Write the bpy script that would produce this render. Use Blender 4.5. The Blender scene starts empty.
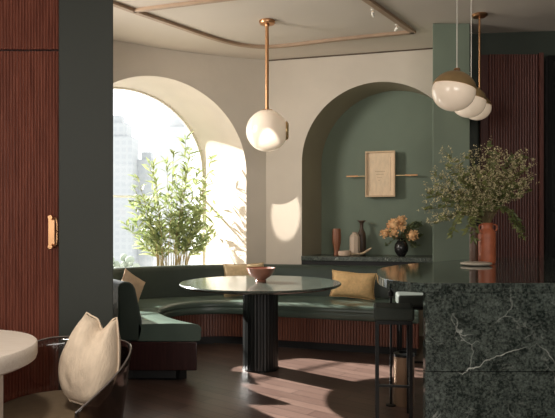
import bpy, bmesh, math, random
from mathutils import Vector, Matrix, noise
random.seed(7)
PI = math.pi
sc = bpy.context.scene
C = sc.collection
H = 3.18            # ceiling height
EYE = 1.24          # camera height

# ------------------------------------------------------------------ helpers
def lin(r, g, b):
    f = lambda c: c/12.92 if c <= .04045 else ((c+.055)/1.055)**2.4
    return (f(r/255), f(g/255), f(b/255), 1)

class NT:
    def __init__(s, name):
        s.m = bpy.data.materials.new(name); s.m.use_nodes = True
        s.t = s.m.node_tree; s.t.nodes.clear()
        s.out = s.n('ShaderNodeOutputMaterial')
    def n(s, kind, **kw):
        o = s.t.nodes.new(kind)
        for k, v in kw.items():
            if hasattr(o, k): setattr(o, k, v)
            else: o.inputs[k.replace('_', ' ')].default_value = v
        return o
    def l(s, a, b): s.t.links.new(a, b)

def principled(nt, color, rough=.5, metal=0., **kw):
    b = nt.n('ShaderNodeBsdfPrincipled')
    b.inputs['Base Color'].default_value = color
    b.inputs['Roughness'].default_value = rough
    b.inputs['Metallic'].default_value = metal
    for k, v in kw.items(): b.inputs[k].default_value = v
    nt.l(b.outputs[0], nt.out.inputs[0])
    return b

def mat(name, color, rough=.5, metal=0., var=.12, scale=8., bump=0., bscale=60., stretch=(1, 1, 1), **kw):
    """principled material with a little noise variation in colour and an optional fine bump"""
    nt = NT(name); b = principled(nt, color, rough, metal, **kw)
    tc = nt.n('ShaderNodeTexCoord'); mp = nt.n('ShaderNodeMapping'); mp.inputs['Scale'].default_value = stretch
    nt.l(tc.outputs['Object'], mp.inputs[0])
    nz = nt.n('ShaderNodeTexNoise', Scale=scale, Detail=5.)
    nt.l(mp.outputs[0], nz.inputs['Vector'])
    rp = nt.n('ShaderNodeValToRGB')
    lo = [c*(1-var) for c in color[:3]]+[1]; hi = [min(1, c*(1+var)) for c in color[:3]]+[1]
    rp.color_ramp.elements[0].position = .3; rp.color_ramp.elements[1].position = .7
    rp.color_ramp.elements[0].color = lo; rp.color_ramp.elements[1].color = hi
    nt.l(nz.outputs[0], rp.inputs[0]); nt.l(rp.outputs[0], b.inputs['Base Color'])
    if bump:
        n2 = nt.n('ShaderNodeTexNoise', Scale=bscale, Detail=4.)
        nt.l(mp.outputs[0], n2.inputs['Vector'])
        bp = nt.n('ShaderNodeBump', Strength=bump, Distance=.01)
        nt.l(n2.outputs[0], bp.inputs['Height']); nt.l(bp.outputs[0], b.inputs['Normal'])
    return nt.m

def marble(name, dark, mid, vein, rough=.18, scale=1., amount=1.):
    nt = NT(name); b = principled(nt, dark, rough)
    tc = nt.n('ShaderNodeTexCoord')
    warp = nt.n('ShaderNodeTexNoise', Scale=2.6*scale, Detail=6.)
    nt.l(tc.outputs['Object'], warp.inputs['Vector'])
    mx = nt.n('ShaderNodeMix', data_type='VECTOR', blend_type='MIX') if False else nt.n('ShaderNodeVectorMath', operation='MULTIPLY_ADD')
    mx.inputs[1].default_value = (.30, .30, .42)
    nt.l(warp.outputs['Color'], mx.inputs[0]); nt.l(tc.outputs['Object'], mx.inputs[2])
    def veins(sc_, width, mask_scale, lo, hi, off):
        ad = nt.n('ShaderNodeVectorMath', operation='ADD'); ad.inputs[1].default_value = (off, off*1.7, off*.3)
        nt.l(mx.outputs[0], ad.inputs[0])
        v = nt.n('ShaderNodeTexVoronoi', feature='DISTANCE_TO_EDGE', Scale=sc_)
        nt.l(ad.outputs[0], v.inputs['Vector'])
        r = nt.n('ShaderNodeMapRange'); r.inputs[1].default_value = 0; r.inputs[2].default_value = width
        r.inputs[3].default_value = 1; r.inputs[4].default_value = 0
        nt.l(v.outputs['Distance'], r.inputs[0])
        k = nt.n('ShaderNodeTexNoise', Scale=mask_scale, Detail=4.); nt.l(ad.outputs[0], k.inputs['Vector'])
        r2 = nt.n('ShaderNodeMapRange'); r2.inputs[1].default_value = lo; r2.inputs[2].default_value = hi
        nt.l(k.outputs[0], r2.inputs[0])
        m = nt.n('ShaderNodeMath', operation='MULTIPLY'); nt.l(r.outputs[0], m.inputs[0]); nt.l(r2.outputs[0], m.inputs[1])
        return m.outputs[0]
    a = veins(1.5*scale, .007, 3.4*scale, .50, .62, .35)
    c = veins(5.*scale, .016, 4.4*scale, .56, .74, 3.1)
    d3 = veins(13.*scale, .045, 6.*scale, .56, .95, 7.7)
    m0 = nt.n('ShaderNodeMath', operation='MAXIMUM'); nt.l(c, m0.inputs[0]); nt.l(d3, m0.inputs[1])
    mm = nt.n('ShaderNodeMath', operation='MAXIMUM'); nt.l(a, mm.inputs[0]); nt.l(m0.outputs[0], mm.inputs[1])
    am = nt.n('ShaderNodeMath', operation='MULTIPLY'); am.inputs[1].default_value = amount; nt.l(mm.outputs[0], am.inputs[0])
    sp = nt.n('ShaderNodeTexNoise', Scale=75.*scale, Detail=8., Roughness=.75); nt.l(tc.outputs['Object'], sp.inputs['Vector'])
    rp = nt.n('ShaderNodeValToRGB'); rp.color_ramp.elements[0].position = .46; rp.color_ramp.elements[1].position = .68
    rp.color_ramp.elements[0].color = dark; rp.color_ramp.elements[1].color = mid
    cl = nt.n('ShaderNodeTexNoise', Scale=9.*scale, Detail=5., Roughness=.6, Distortion=.8); nt.l(tc.outputs['Object'], cl.inputs['Vector'])
    av = nt.n('ShaderNodeMath', operation='MULTIPLY_ADD'); av.inputs[1].default_value = .3; nt.l(cl.outputs[0], av.inputs[0])
    hv = nt.n('ShaderNodeMath', operation='MULTIPLY'); hv.inputs[1].default_value = .75; nt.l(sp.outputs[0], hv.inputs[0]); nt.l(hv.outputs[0], av.inputs[2])
    nt.l(av.outputs[0], rp.inputs[0])
    mc = nt.n('ShaderNodeMixRGB'); mc.inputs[2].default_value = vein
    nt.l(am.outputs[0], mc.inputs[0]); nt.l(rp.outputs[0], mc.inputs[1]); nt.l(mc.outputs[0], b.inputs['Base Color'])
    return nt.m

def wood(name, a, b_, rough=.4, grain=(30, 30, 1.2), bump=.05, scale=3.):
    nt = NT(name); b = principled(nt, a, rough)
    tc = nt.n('ShaderNodeTexCoord'); mp = nt.n('ShaderNodeMapping'); mp.inputs['Scale'].default_value = grain
    nt.l(tc.outputs['Object'], mp.inputs[0])
    nz = nt.n('ShaderNodeTexNoise', Scale=scale, Detail=7., Distortion=.6); nt.l(mp.outputs[0], nz.inputs['Vector'])
    rp = nt.n('ShaderNodeValToRGB'); rp.color_ramp.elements[0].position = .3; rp.color_ramp.elements[1].position = .7
    rp.color_ramp.elements[0].color = a; rp.color_ramp.elements[1].color = b_
    nt.l(nz.outputs[0], rp.inputs[0]); nt.l(rp.outputs[0], b.inputs['Base Color'])
    bp = nt.n('ShaderNodeBump', Strength=bump, Distance=.01); nt.l(nz.outputs[0], bp.inputs['Height']); nt.l(bp.outputs[0], b.inputs['Normal'])
    return nt.m

def floor_mat():
    nt = NT('dark_oak_floor'); b = principled(nt, (.05, .03, .02, 1), .3)
    tc = nt.n('ShaderNodeTexCoord'); mp = nt.n('ShaderNodeMapping')
    mp.inputs['Rotation'].default_value = (0, 0, math.radians(38)); nt.l(tc.outputs['Object'], mp.inputs[0])
    br = nt.n('ShaderNodeTexBrick', Scale=1.); br.offset = .5
    br.inputs['Brick Width'].default_value = .75; br.inputs['Row Height'].default_value = .11
    br.inputs['Mortar Size'].default_value = .0025
    br.inputs['Color1'].default_value = lin(112, 90, 80); br.inputs['Color2'].default_value = lin(88, 68, 60); br.inputs['Mortar'].default_value = lin(30, 23, 20)
    nt.l(mp.outputs[0], br.inputs['Vector'])
    mp2 = nt.n('ShaderNodeMapping'); mp2.inputs['Scale'].default_value = (2, 40, 1); nt.l(mp.outputs[0], mp2.inputs[0])
    nz = nt.n('ShaderNodeTexNoise', Scale=2., Detail=6.); nt.l(mp2.outputs[0], nz.inputs['Vector'])
    mc = nt.n('ShaderNodeMixRGB', blend_type='MULTIPLY'); mc.inputs[0].default_value = .55
    rp = nt.n('ShaderNodeValToRGB'); rp.color_ramp.elements[0].position = .25; rp.color_ramp.elements[0].color = (.45, .42, .4, 1)
    nt.l(nz.outputs[0], rp.inputs[0]); nt.l(br.outputs[0], mc.inputs[1]); nt.l(rp.outputs[0], mc.inputs[2])
    nt.l(mc.outputs[0], b.inputs['Base Color'])
    bp = nt.n('ShaderNodeBump', Strength=.12, Distance=.01); nt.l(nz.outputs[0], bp.inputs['Height']); nt.l(bp.outputs[0], b.inputs['Normal'])
    mr = nt.n('ShaderNodeMapRange'); mr.inputs[3].default_value = .26; mr.inputs[4].default_value = .42
    nt.l(nz.outputs[0], mr.inputs[0]); nt.l(mr.outputs[0], b.inputs['Roughness'])
    return nt.m

def glass_mat(name, tint, gloss=.08, rough=.02):
    nt = NT(name)
    t = nt.n('ShaderNodeBsdfTransparent'); t.inputs[0].default_value = tint
    g = nt.n('ShaderNodeBsdfGlossy'); g.inputs['Roughness'].default_value = rough
    fr = nt.n('ShaderNodeFresnel', IOR=1.45)
    mu = nt.n('ShaderNodeMath', operation='MULTIPLY_ADD'); mu.inputs[1].default_value = .7; mu.inputs[2].default_value = gloss*.3
    nt.l(fr.outputs[0], mu.inputs[0])
    mx = nt.n('ShaderNodeMixShader'); nt.l(mu.outputs[0], mx.inputs[0]); nt.l(t.outputs[0], mx.inputs[1]); nt.l(g.outputs[0], mx.inputs[2])
    nt.l(mx.outputs[0], nt.out.inputs[0])
    return nt.m

def leaf_mat(name, a, b_, trans=.35):
    nt = NT(name)
    tc = nt.n('ShaderNodeTexCoord'); nz = nt.n('ShaderNodeTexNoise', Scale=9., Detail=3.); nt.l(tc.outputs['Object'], nz.inputs['Vector'])
    rp = nt.n('ShaderNodeValToRGB'); rp.color_ramp.elements[0].position = .35; rp.color_ramp.elements[1].position = .65
    rp.color_ramp.elements[0].color = a; rp.color_ramp.elements[1].color = b_
    nt.l(nz.outputs[0], rp.inputs[0])
    p = nt.n('ShaderNodeBsdfPrincipled', Roughness=.45); nt.l(rp.outputs[0], p.inputs['Base Color'])
    t = nt.n('ShaderNodeBsdfTranslucent'); nt.l(rp.outputs[0], t.inputs[0])
    mx = nt.n('ShaderNodeMixShader'); mx.inputs[0].default_value = trans
    nt.l(p.outputs[0], mx.inputs[1]); nt.l(t.outputs[0], mx.inputs[2]); nt.l(mx.outputs[0], nt.out.inputs[0])
    return nt.m

def facade_mat(name, wall, win, sx=1., sz=1.):
    nt = NT(name); b = principled(nt, wall, .6)
    tc = nt.n('ShaderNodeTexCoord'); sp = nt.n('ShaderNodeSeparateXYZ'); nt.l(tc.outputs['Object'], sp.inputs[0])
    ad = nt.n('ShaderNodeMath', operation='ADD'); nt.l(sp.outputs[0], ad.inputs[0]); nt.l(sp.outputs[1], ad.inputs[1])
    def stripe(src, period, duty):
        d = nt.n('ShaderNodeMath', operation='DIVIDE'); d.inputs[1].default_value = period; nt.l(src, d.inputs[0])
        f = nt.n('ShaderNodeMath', operation='FRACT'); nt.l(d.outputs[0], f.inputs[0])
        g = nt.n('ShaderNodeMath', operation='GREATER_THAN'); g.inputs[1].default_value = duty; nt.l(f.outputs[0], g.inputs[0])
        return g.outputs[0]
    m = nt.n('ShaderNodeMath', operation='MULTIPLY'); nt.l(stripe(ad.outputs[0], sx, .35), m.inputs[0]); nt.l(stripe(sp.outputs[2], sz, .4), m.inputs[1])
    mc = nt.n('ShaderNodeMixRGB'); mc.inputs[1].default_value = wall; mc.inputs[2].default_value = win
    nt.l(m.outputs[0], mc.inputs[0]); nt.l(mc.outputs[0], b.inputs['Base Color'])
    return nt.m

class MB:
    def __init__(s): s.bm = bmesh.new()
    def box(s, x0, x1, y0, y1, z0, z1):
        v = [s.bm.verts.new((x, y, z)) for z in (z0, z1) for y in (y0, y1) for x in (x0, x1)]
        for f in ((0, 2, 3, 1), (4, 5, 7, 6), (0, 1, 5, 4), (2, 6, 7, 3), (0, 4, 6, 2), (1, 3, 7, 5)):
            s.bm.faces.new([v[i] for i in f])
        return s
    def rows(s, rows, close=False, cap=False, loop=False):
        """skin a list of rows of points; close = each row is a ring; loop = last row joins the first"""
        R = [[s.bm.verts.new(p) for p in r] for r in rows]
        n = len(R[0]); k = n if close else n-1
        m = len(R) if loop else len(R)-1
        for i in range(m):
            A, B = R[i], R[(i+1) % len(R)]
            for j in range(k):
                s.bm.faces.new((A[j], A[(j+1) % n], B[(j+1) % n], B[j]))
        if cap:
            s.bm.faces.new(R[0][::-1]); s.bm.faces.new(R[-1])
        return s
    def lathe(s, prof, c=(0, 0, 0), n=40, sx=1., sy=1.):
        rows = [[(c[0]+r*sx*math.cos(2*PI*i/n), c[1]+r*sy*math.sin(2*PI*i/n), c[2]+z) for i in range(n)] for r, z in prof]
        return s.rows(rows, close=True, cap=True)
    def tube(s, pts, r, n=8, r1=None):
        pts = [Vector(p) for p in pts]; rows = []
        up = Vector((0, 0, 1)); N = len(pts)
        for i, p in enumerate(pts):
            d = (pts[min(i+1, N-1)]-pts[max(i-1, 0)]).normalized()
            a = d.cross(up)
            if a.length < 1e-3: a = d.cross(Vector((1, 0, 0)))
            a.normalize(); b = a.cross(d)
            rr = r if r1 is None else r+(r1-r)*i/max(1, N-1)
            rows.append([p+a*rr*math.cos(2*PI*k/n)+b*rr*math.sin(2*PI*k/n) for k in range(n)])
        return s.rows(rows, close=True, cap=True)
    def prism(s, poly, z0, z1):
        A = [s.bm.verts.new((x, y, z0)) for x, y in poly]; B = [s.bm.verts.new((x, y, z1)) for x, y in poly]
        n = len(poly)
        s.bm.faces.new(A[::-1]); s.bm.faces.new(B)
        for i in range(n): s.bm.faces.new((A[i], A[(i+1) % n], B[(i+1) % n], B[i]))
        return s
    def ball(s, c, r, n=16, sz=1.):
        prof = [(max(1e-4, r*math.sin(PI*i/n)), -r*sz*math.cos(PI*i/n)) for i in range(n+1)]
        return s.lathe(prof, c, 2*n)
    def build(s, name, m, parent=None, smooth=False, bevel=0., seg=2, sub=0, solid=0., angle=40):
        bmesh.ops.recalc_face_normals(s.bm, faces=s.bm.faces)
        me = bpy.data.meshes.new(name); s.bm.to_mesh(me); s.bm.free()
        o = bpy.data.objects.new(name, me); C.objects.link(o)
        me.materials.append(m)
        if smooth:
            for p in me.polygons: p.use_smooth = True
            me.set_sharp_from_angle(angle=math.radians(angle))
        if solid:
            d = o.modifiers.new('s', 'SOLIDIFY'); d.thickness = solid; d.offset = 0
        if bevel:
            d = o.modifiers.new('b', 'BEVEL'); d.width = bevel; d.segments = seg; d.limit_method = 'ANGLE'; d.angle_limit = math.radians(35)
        if sub:
            d = o.modifiers.new('u', 'SUBSURF'); d.levels = sub; d.render_levels = sub
        if parent: o.parent = parent
        return o

def tag(o, label, cat, group=None, kind=None):
    o['label'] = label; o['category'] = cat
    if group: o['group'] = group
    if kind: o['kind'] = kind
    return o
def thing(name, label, cat, loc=(0, 0, 0), rz=0., group=None, rot=None):
    o = bpy.data.objects.new(name, None); C.objects.link(o); o.location = loc
    o.rotation_euler = rot if rot else (0, 0, rz); o.empty_display_size = .1
    return tag(o, label, cat, group)
def struct(o, label=None):
    o['kind'] = 'structure'
    if label: o['label'] = label
    return o
def catmull(P, per=12):
    out = []; n = len(P)
    for i in range(n-1):
        p0, p1, p2, p3 = [Vector(P[max(0, min(n-1, k))]) for k in (i-1, i, i+1, i+2)]
        for j in range(per):
            t = j/per
            out.append(.5*((2*p1)+(-p0+p2)*t+(2*p0-5*p1+4*p2-p3)*t*t+(-p0+3*p1-3*p2+p3)*t**3))
    out.append(Vector(P[-1])); return out

# ------------------------------------------------------------------ materials
M = {}
M['plaster'] = mat('warm_plaster', lin(205, 194, 179), .85, var=.06, scale=1.6, bump=.25, bscale=9.)
M['ceiling'] = mat('ceiling_plaster', lin(208, 197, 183), .9, var=.03, scale=1.)
M['green'] = mat('sage_green_paint', lin(119, 131, 114), .7, var=.07, scale=2., bump=.12, bscale=20.)
M['green_dark'] = mat('dim_green_paint', lin(50, 53, 46), .6, var=.06, scale=2., bump=.08, bscale=25.)  # the sage green again, with the dim light put into its colour
M['black_green'] = mat('deep_green_paint', lin(50, 58, 48), .6, var=.06)
M['shadow_gap'] = mat('shadow_gap_brown', lin(86, 70, 54), .6)
M['rail'] = mat('brown_bronze_rail', lin(166, 140, 116), .5, .1, var=.08)
M['floor'] = floor_mat()
M['redwood'] = wood('reddish_slat_wood', lin(108, 60, 48), lin(150, 90, 72), .34)
M['redwood_mid'] = wood('brown_slat_wood', lin(78, 46, 40), lin(104, 64, 56), .42)
M['redwood_dark'] = wood('dark_red_wood', lin(58, 30, 26), lin(78, 42, 36), .4)
M['bench_wood'] = wood('walnut_slat_wood', lin(96, 56, 44), lin(132, 82, 64), .4)
M['maroon'] = wood('polished_dark_maroon_wood', lin(48, 27, 26), lin(62, 36, 34), .25)
M['leather'] = mat('green_leather_sunlit', lin(86, 101, 91), .28, var=.12, scale=5., bump=.12, bscale=30.)  # seat leather lightened, standing in for sunlight on the seat
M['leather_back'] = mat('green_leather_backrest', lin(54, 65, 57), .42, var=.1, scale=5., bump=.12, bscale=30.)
M['stool_leather'] = mat('dark_green_stool_leather', lin(60, 64, 58), .7, var=.1, **{'Specular IOR Level': .15}, scale=5.)
M['black'] = mat('black_plinth', lin(22, 20, 19), .6)
M['brass'] = mat('brushed_brass', lin(196, 150, 110), .38, 1., var=.08)
M['brass_dark'] = mat('aged_brass', lin(206, 176, 130), .36, .85, var=.12)
M['bronze'] = mat('bronze', lin(156, 126, 100), .45, .6, var=.08)
M['opal'] = mat('opal_glass', lin(244, 228, 210), .22, var=.03, **{'Subsurface Weight': .0, 'Coat Weight': .4, 'Emission Color': lin(255, 226, 190), 'Emission Strength': .22})
M['marble'] = marble('dark_green_marble', lin(30, 37, 34), lin(104, 113, 106), lin(214, 218, 208), .07, 1.1, .85)
M['marble_shelf'] = marble('black_green_marble_shelf', lin(44, 50, 46), lin(116, 124, 112), lin(220, 222, 208), .25, 3.5, 1.)
M['marble_table'] = marble('green_marble_tabletop', lin(52, 58, 52), lin(84, 90, 82), lin(170, 174, 162), .13, 1., .45)
M['marble_table'].node_tree.nodes['Principled BSDF'].inputs['IOR'].default_value = 1.9
M['black_gloss'] = mat('black_lacquer', lin(23, 24, 23), .3, var=.1)
M['metal_black'] = mat('black_metal', lin(34, 34, 33), .35, .6, var=.05)
M['pale_wood'] = wood('pale_limed_wood', lin(218, 202, 186), lin(232, 220, 206), .5, (4, 30, 30), .04)
M['frame_wood'] = wood('oak_frame', lin(206, 174, 138), lin(222, 190, 154), .5, (30, 30, 2), .03)
M['seat_olive'] = mat('olive_brown_upholstery', lin(106, 89, 67), .8, var=.08, scale=30., bump=.2, bscale=140.)
M['acrylic'] = glass_mat('smoked_acrylic', (.60, .54, .52, 1), .12, .06)
M['rim'] = mat('polished_acrylic_edge', lin(112, 102, 96), .2)
M['glass'] = glass_mat('window_glass', (.97, .98, .98, 1), .02)
M['white_frame'] = mat('pale_window_frame', lin(232, 228, 220), .5)
M['cream'] = mat('cream_linen', lin(216, 196, 172), .9, var=.06, scale=60., bump=.4, bscale=160., stretch=(1, 1, .25))
M['ochre'] = mat('ochre_linen', lin(226, 186, 132), .9, var=.1, scale=40., bump=.4, bscale=150.)
M['tan'] = mat('tan_linen', lin(206, 180, 140), .9, var=.1, scale=40., bump=.4, bscale=150.)
M['blush'] = mat('blush_linen', lin(226, 198, 166), .9, var=.06, scale=40., bump=.4, bscale=150.)
M['terracotta'] = mat('terracotta', lin(176, 98, 66), .5, var=.18, scale=14., bump=.2, bscale=40.)
M['brown_vase'] = mat('brown_glaze', lin(90, 64, 48), .45, var=.2, scale=14., bump=.15)
M['bowl'] = mat('red_clay_glaze', lin(140, 92, 74), .3, var=.15, scale=12.)
M['vase_wood'] = wood('turned_brown_wood', lin(122, 76, 52), lin(154, 98, 68), .45)
M['pink_stone'] = mat('pinkish_ceramic', lin(200, 178, 158), .6, var=.05)
M['dark_bottle'] = mat('dark_brown_glaze', lin(84, 66, 54), .4, var=.1)
M['beige_dish'] = mat('beige_ceramic', lin(196, 170, 148), .6, var=.06)
M['shell'] = mat('pale_driftwood', lin(206, 182, 150), .6, var=.12, scale=20.)
M['black_vase'] = mat('black_ceramic', lin(34, 32, 32), .22)
M['peach'] = mat('peach_petals', lin(236, 190, 140), .8, var=.15, scale=30.)
M['cream_petal'] = mat('dried_cream_blossom', lin(204, 192, 150), .9, var=.2, scale=20.)
M['leaf_window'] = leaf_mat('willow_leaf_green', lin(122, 138, 90), lin(174, 184, 130), .3)
M['leaf_olive'] = leaf_mat('olive_leaf_green', lin(88, 102, 70), lin(130, 140, 100), .25)
M['leaf_bouquet'] = leaf_mat('bouquet_leaf_green', lin(92, 102, 58), lin(146, 150, 92), .3)
M['stem'] = mat('tan_stem', lin(150, 136, 96), .7)
M['stem_dark'] = mat('brown_stem', lin(104, 92, 60), .7)
M['soil'] = mat('soil', lin(60, 46, 36), .95, bump=.5)
M['pot'] = mat('white_ceramic_pot', lin(226, 222, 212), .5)
M['canvas'] = mat('tan_textured_panel', lin(238, 212, 180), .85, var=.08, scale=26., bump=.6, bscale=70., stretch=(1, 1, .4))
M['canvas_mark'] = mat('faint_relief_lines', lin(180, 144, 106), .85)
M['stone'] = marble('cream_stone', lin(176, 164, 146), lin(214, 204, 188), lin(240, 236, 226), .3, 8., .6)
M['dark_glass'] = mat('dark_cabinet_glass', lin(26, 28, 27), .1, var=.1)
M['white'] = mat('white_metal', lin(232, 226, 214), .5)
M['tower'] = facade_mat('haze_pale_facade', lin(164, 167, 169), lin(158, 162, 165), 3.1, 3.4)  # distance haze is put into these pale outdoor colours
M['tower_far'] = facade_mat('haze_paler_facade', lin(173, 175, 176), lin(169, 172, 174), 5.0, 3.6)
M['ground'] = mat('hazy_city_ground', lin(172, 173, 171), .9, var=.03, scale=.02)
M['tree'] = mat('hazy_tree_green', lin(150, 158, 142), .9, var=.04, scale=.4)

# ------------------------------------------------------------------ room shell
# curved wall with the arched window: an arc about (.92, 2.90), radius 4.33
CX, CY, RW = .92, 2.90, 4.33
def arc(u):                      # u = distance along the wall, leftwards from the corner
    a = math.radians(14.1)+u/RW
    return Vector((CX-RW*math.sin(a), CY+RW*math.cos(a), 0))
WX, WY = -.136, 7.10
ND = Vector((1, -.27, 0)).normalized()
def straight(u):                 # u = distance along the niche wall, rightwards from the corner
    return Vector((WX, WY, 0))+ND*u

def arch_wall(name, f, u0, u1, uc, r, zs, zb, ext, material, n=48, cols=20, ext2=None, wide=0.):
    """wall along f(u) with an arched opening centred uc, half-width r, springing zs, foot zb; reveal runs out along ext"""
    def wd(u):
        e_ = u-uc-.6
        return u+(wide*(e_/(r-.6))**1.5 if e_ > 0 and wide else 0)
    mb = MB(); P = lambda u, z: tuple(f(u)+Vector((0, 0, z)))
    def span(a, b, k):
        us = [a+(b-a)*i/k for i in range(k+1)]
        mb.rows([[P(u, 0) for u in us], [P(u, H) for u in us]])
    span(u0, uc-r, cols); span(wd(uc+r), u1, cols)
    arcp = [(wd(uc-r*math.cos(PI*i/n)), zs+r*math.sin(PI*i/n)) for i in range(n+1)]
    mb.rows([[P(u, z) for u, z in arcp], [P(u, H) for u, z in arcp]])
    mb.rows([[P(u, 0) for u, z in arcp], [P(u, zb) for u, z in arcp]])
    loop = [(uc-r, zb)]+[(uc-r, zb+(zs-zb)*k/6) for k in range(1, 6)]+arcp+[(wd(uc+r), zs+(zb-zs)*k/6) for k in range(1, 6)]+[(wd(uc+r), zb)]
    # foot points so that the sill follows the wall
    foot = [(wd(uc+r-2*r*k/14), zb) for k in range(1, 14)]
    ring = loop+foot
    E0 = Vector(ext); E1 = Vector(ext2 or ext)
    def E(u):
        t = max(0., min(1., (u-uc)/r)); return E0.lerp(E1, t*t*(3-2*t))
    mb.rows([[P(u, z) for u, z in ring], [tuple(Vector(P(u, z))+E(u)) for u, z in ring]], close=True)
    bmesh.ops.remove_doubles(mb.bm, verts=mb.bm.verts, dist=.0005)
    o = mb.build(name, material, smooth=True, angle=35); struct(o)
    return o, ring, P, E

WEXT = (-.66, .98, .09)
UC = math.radians(30.9-14.1)*RW; UR = 1.03; ZS = 1.835; ZB = .50
wall_left, ring_w, PW, EW = arch_wall('wall_left', arc, 0, math.radians(62-14.1)*RW, UC, UR, ZS, ZB, WEXT, M['plaster'], ext2=(-1.3, .50, .09), wide=.32)  # hidden left side widened and splayed to let more sun through
NC, NR, NZS, NZB = 1.32, .885, 1.955, .80
NEXT = (.26, .45, 0)
M['reveal'] = mat('shaded_plaster', lin(160, 150, 128), .85, var=.06, scale=1.6, bump=.2, bscale=9.)  # plaster darkened: the deep niche's shade is put into its colour
wall_back, ring_n, PN, EN = arch_wall('wall_back', straight, 0, 2.45, NC, NR, NZS, NZB, NEXT, M['plaster'])
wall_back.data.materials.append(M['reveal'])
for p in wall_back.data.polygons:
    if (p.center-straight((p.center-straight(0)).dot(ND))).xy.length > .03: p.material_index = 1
# back of the niche, painted green
mb = MB(); mb.bm.faces.new([mb.bm.verts.new(tuple(Vector(PN(u, z))+EN(u)*.998)) for u, z in ring_n])
struct(mb.build('wall_niche', M['green']))
# dark strip standing in for the shade in the gap under the ceiling
mb = MB(); a, b = straight(0), straight(2.4); nrm = Vector((-.26, -.965, 0))*.006
mb.rows([[tuple(a+nrm+Vector((0, 0, H-.018))), tuple(b+nrm+Vector((0, 0, H-.018)))], [tuple(a+nrm+Vector((0, 0, H-.002))), tuple(b+nrm+Vector((0, 0, H-.002)))]])
struct(mb.build('trim_1', M['shadow_gap']))

XL, XR, YF = -3.2, 3.6, -2.6
mb = MB().box(XL-.1, XR+.1, YF-.1, 8.6, -.1, 0); struct(mb.build('floor', M['floor']))
# ceiling follows the walls so the reveal of the window stays outside
poly = [(XL-.1, YF-.1), (XR+.1, YF-.1), (XR+.1, 6.6)]+[(p.x, p.y+.05) for p in (straight(2.45), straight(0))]
poly += [(arc(u).x-.03, arc(u).y+.04) for u in [i*.2 for i in range(1, 19)]]+[(XL-.1, 5.0)]
mb = MB().prism(poly, H, H+.12); struct(mb.build('ceiling', M['ceiling']))
mb = MB().box(XL-.1, XL, YF, 5.1, 0, H); mb.box(XL-.1, -2.8, 4.95, 5.1, 0, H); struct(mb.build('wall_side', M['green_dark']))
struct(MB().box(XL-.1, XR+.1, YF-.1, YF, 0, H).build('wall_front', M['plaster']))
struct(MB().box(XR, XR+.1, YF, 6.6, 0, H).build('wall_far_right', M['green_dark']))
# dark green wall at the right behind the bar
mb = MB().prism([(1.86, 6.13), (3.62, 5.93), (3.62, 6.05), (1.86, 6.60)], 0, H); struct(mb.build('wall_right', M['black_green']))
# pillars
o = MB().prism([(1.50, 5.80), (1.86, 5.80), (1.86, 6.14), (1.73, 6.62)], 0, H).build('pillar', M['green'], bevel=.006); struct(o)
o = MB().prism([(-1.297, 3.55), (-.972, 3.55), (-1.09, 3.95), (-1.297, 3.95)], 0, H).build('pillar', M['green_dark'], bevel=.006); struct(o)

# window frame and pane at the outer end of the reveal
pts = [Vector(PW(u, z))+EW(u)*.97 for u, z in ring_w]
cen = sum(pts, Vector())/len(pts); En = EW(UC).normalized()
mb = MB()
inn = [p+(cen-p).normalized()*.022 for p in pts]
mb.rows([[tuple(p) for p in pts], [tuple(p-En*.05) for p in pts], [tuple(p-En*.05) for p in inn], [tuple(p) for p in inn]], close=True, loop=True)
zb_ = 1.50; q0, q1 = Vector(PW(UC+UR+.32, zb_))+EW(UC+UR)*.97, Vector(PW(UC-UR, zb_))+EW(UC-UR)*.97; qm = Vector(PW(UC, zb_))+EW(UC)*.97
mb.tube([tuple(q0-En*.02), tuple(qm-En*.02), tuple(q1-En*.02)], .016, 6)
win = mb.build('window_1', M['white_frame']); struct(win)
mb = MB(); c = mb.bm.verts.new(tuple(cen-En*.02)); vs = [mb.bm.verts.new(tuple(p-En*.02)) for p in pts]
for i in range(len(vs)): mb.bm.faces.new((c, vs[i], vs[(i+1) % len(vs)]))
mb.build('pane', M['glass'], win)

# ceiling rails
def rail(name, path, w=.05, h=.03):
    P = [Vector((x, y, 0)) for x, y in path]; rows = []
    for i, p in enumerate(P):
        d = (P[min(i+1, len(P)-1)]-P[max(0, i-1)]).normalized(); s = Vector((-d.y, d.x, 0))*w/2
        rows.append([tuple(p+s+Vector((0, 0, H-.001))), tuple(p+s+Vector((0, 0, H-h))), tuple(p-s+Vector((0, 0, H-h))), tuple(p-s+Vector((0, 0, H-.001)))])
    mb = MB().rows(rows, close=True, cap=True); return struct(mb.build(name, M['rail']))
core = [(-1.65, 4.99), (-1.429, 5.243), (-1.304, 5.414), (-1.0, 5.80)]
curve_ = [tuple(v)[:2] for v in catmull([(-1.0, 5.80, 0), (-.62, 6.26, 0), (-.32, 6.48, 0), (.0, 6.50, 0), (.55, 6.29, 0), (.8, 6.2, 0)], 8)]
rail('trim_2', core[:-1]+curve_+[(1.37, 6.01)])
rail('trim_3', [(1.37, 6.03), (.80, 5.196), (.40, 4.62), (.2, 4.3)])
rail('trim_4', [(-1.30, 5.414), (-.636, 5.196), (.103, 4.953)], .04)

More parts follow.
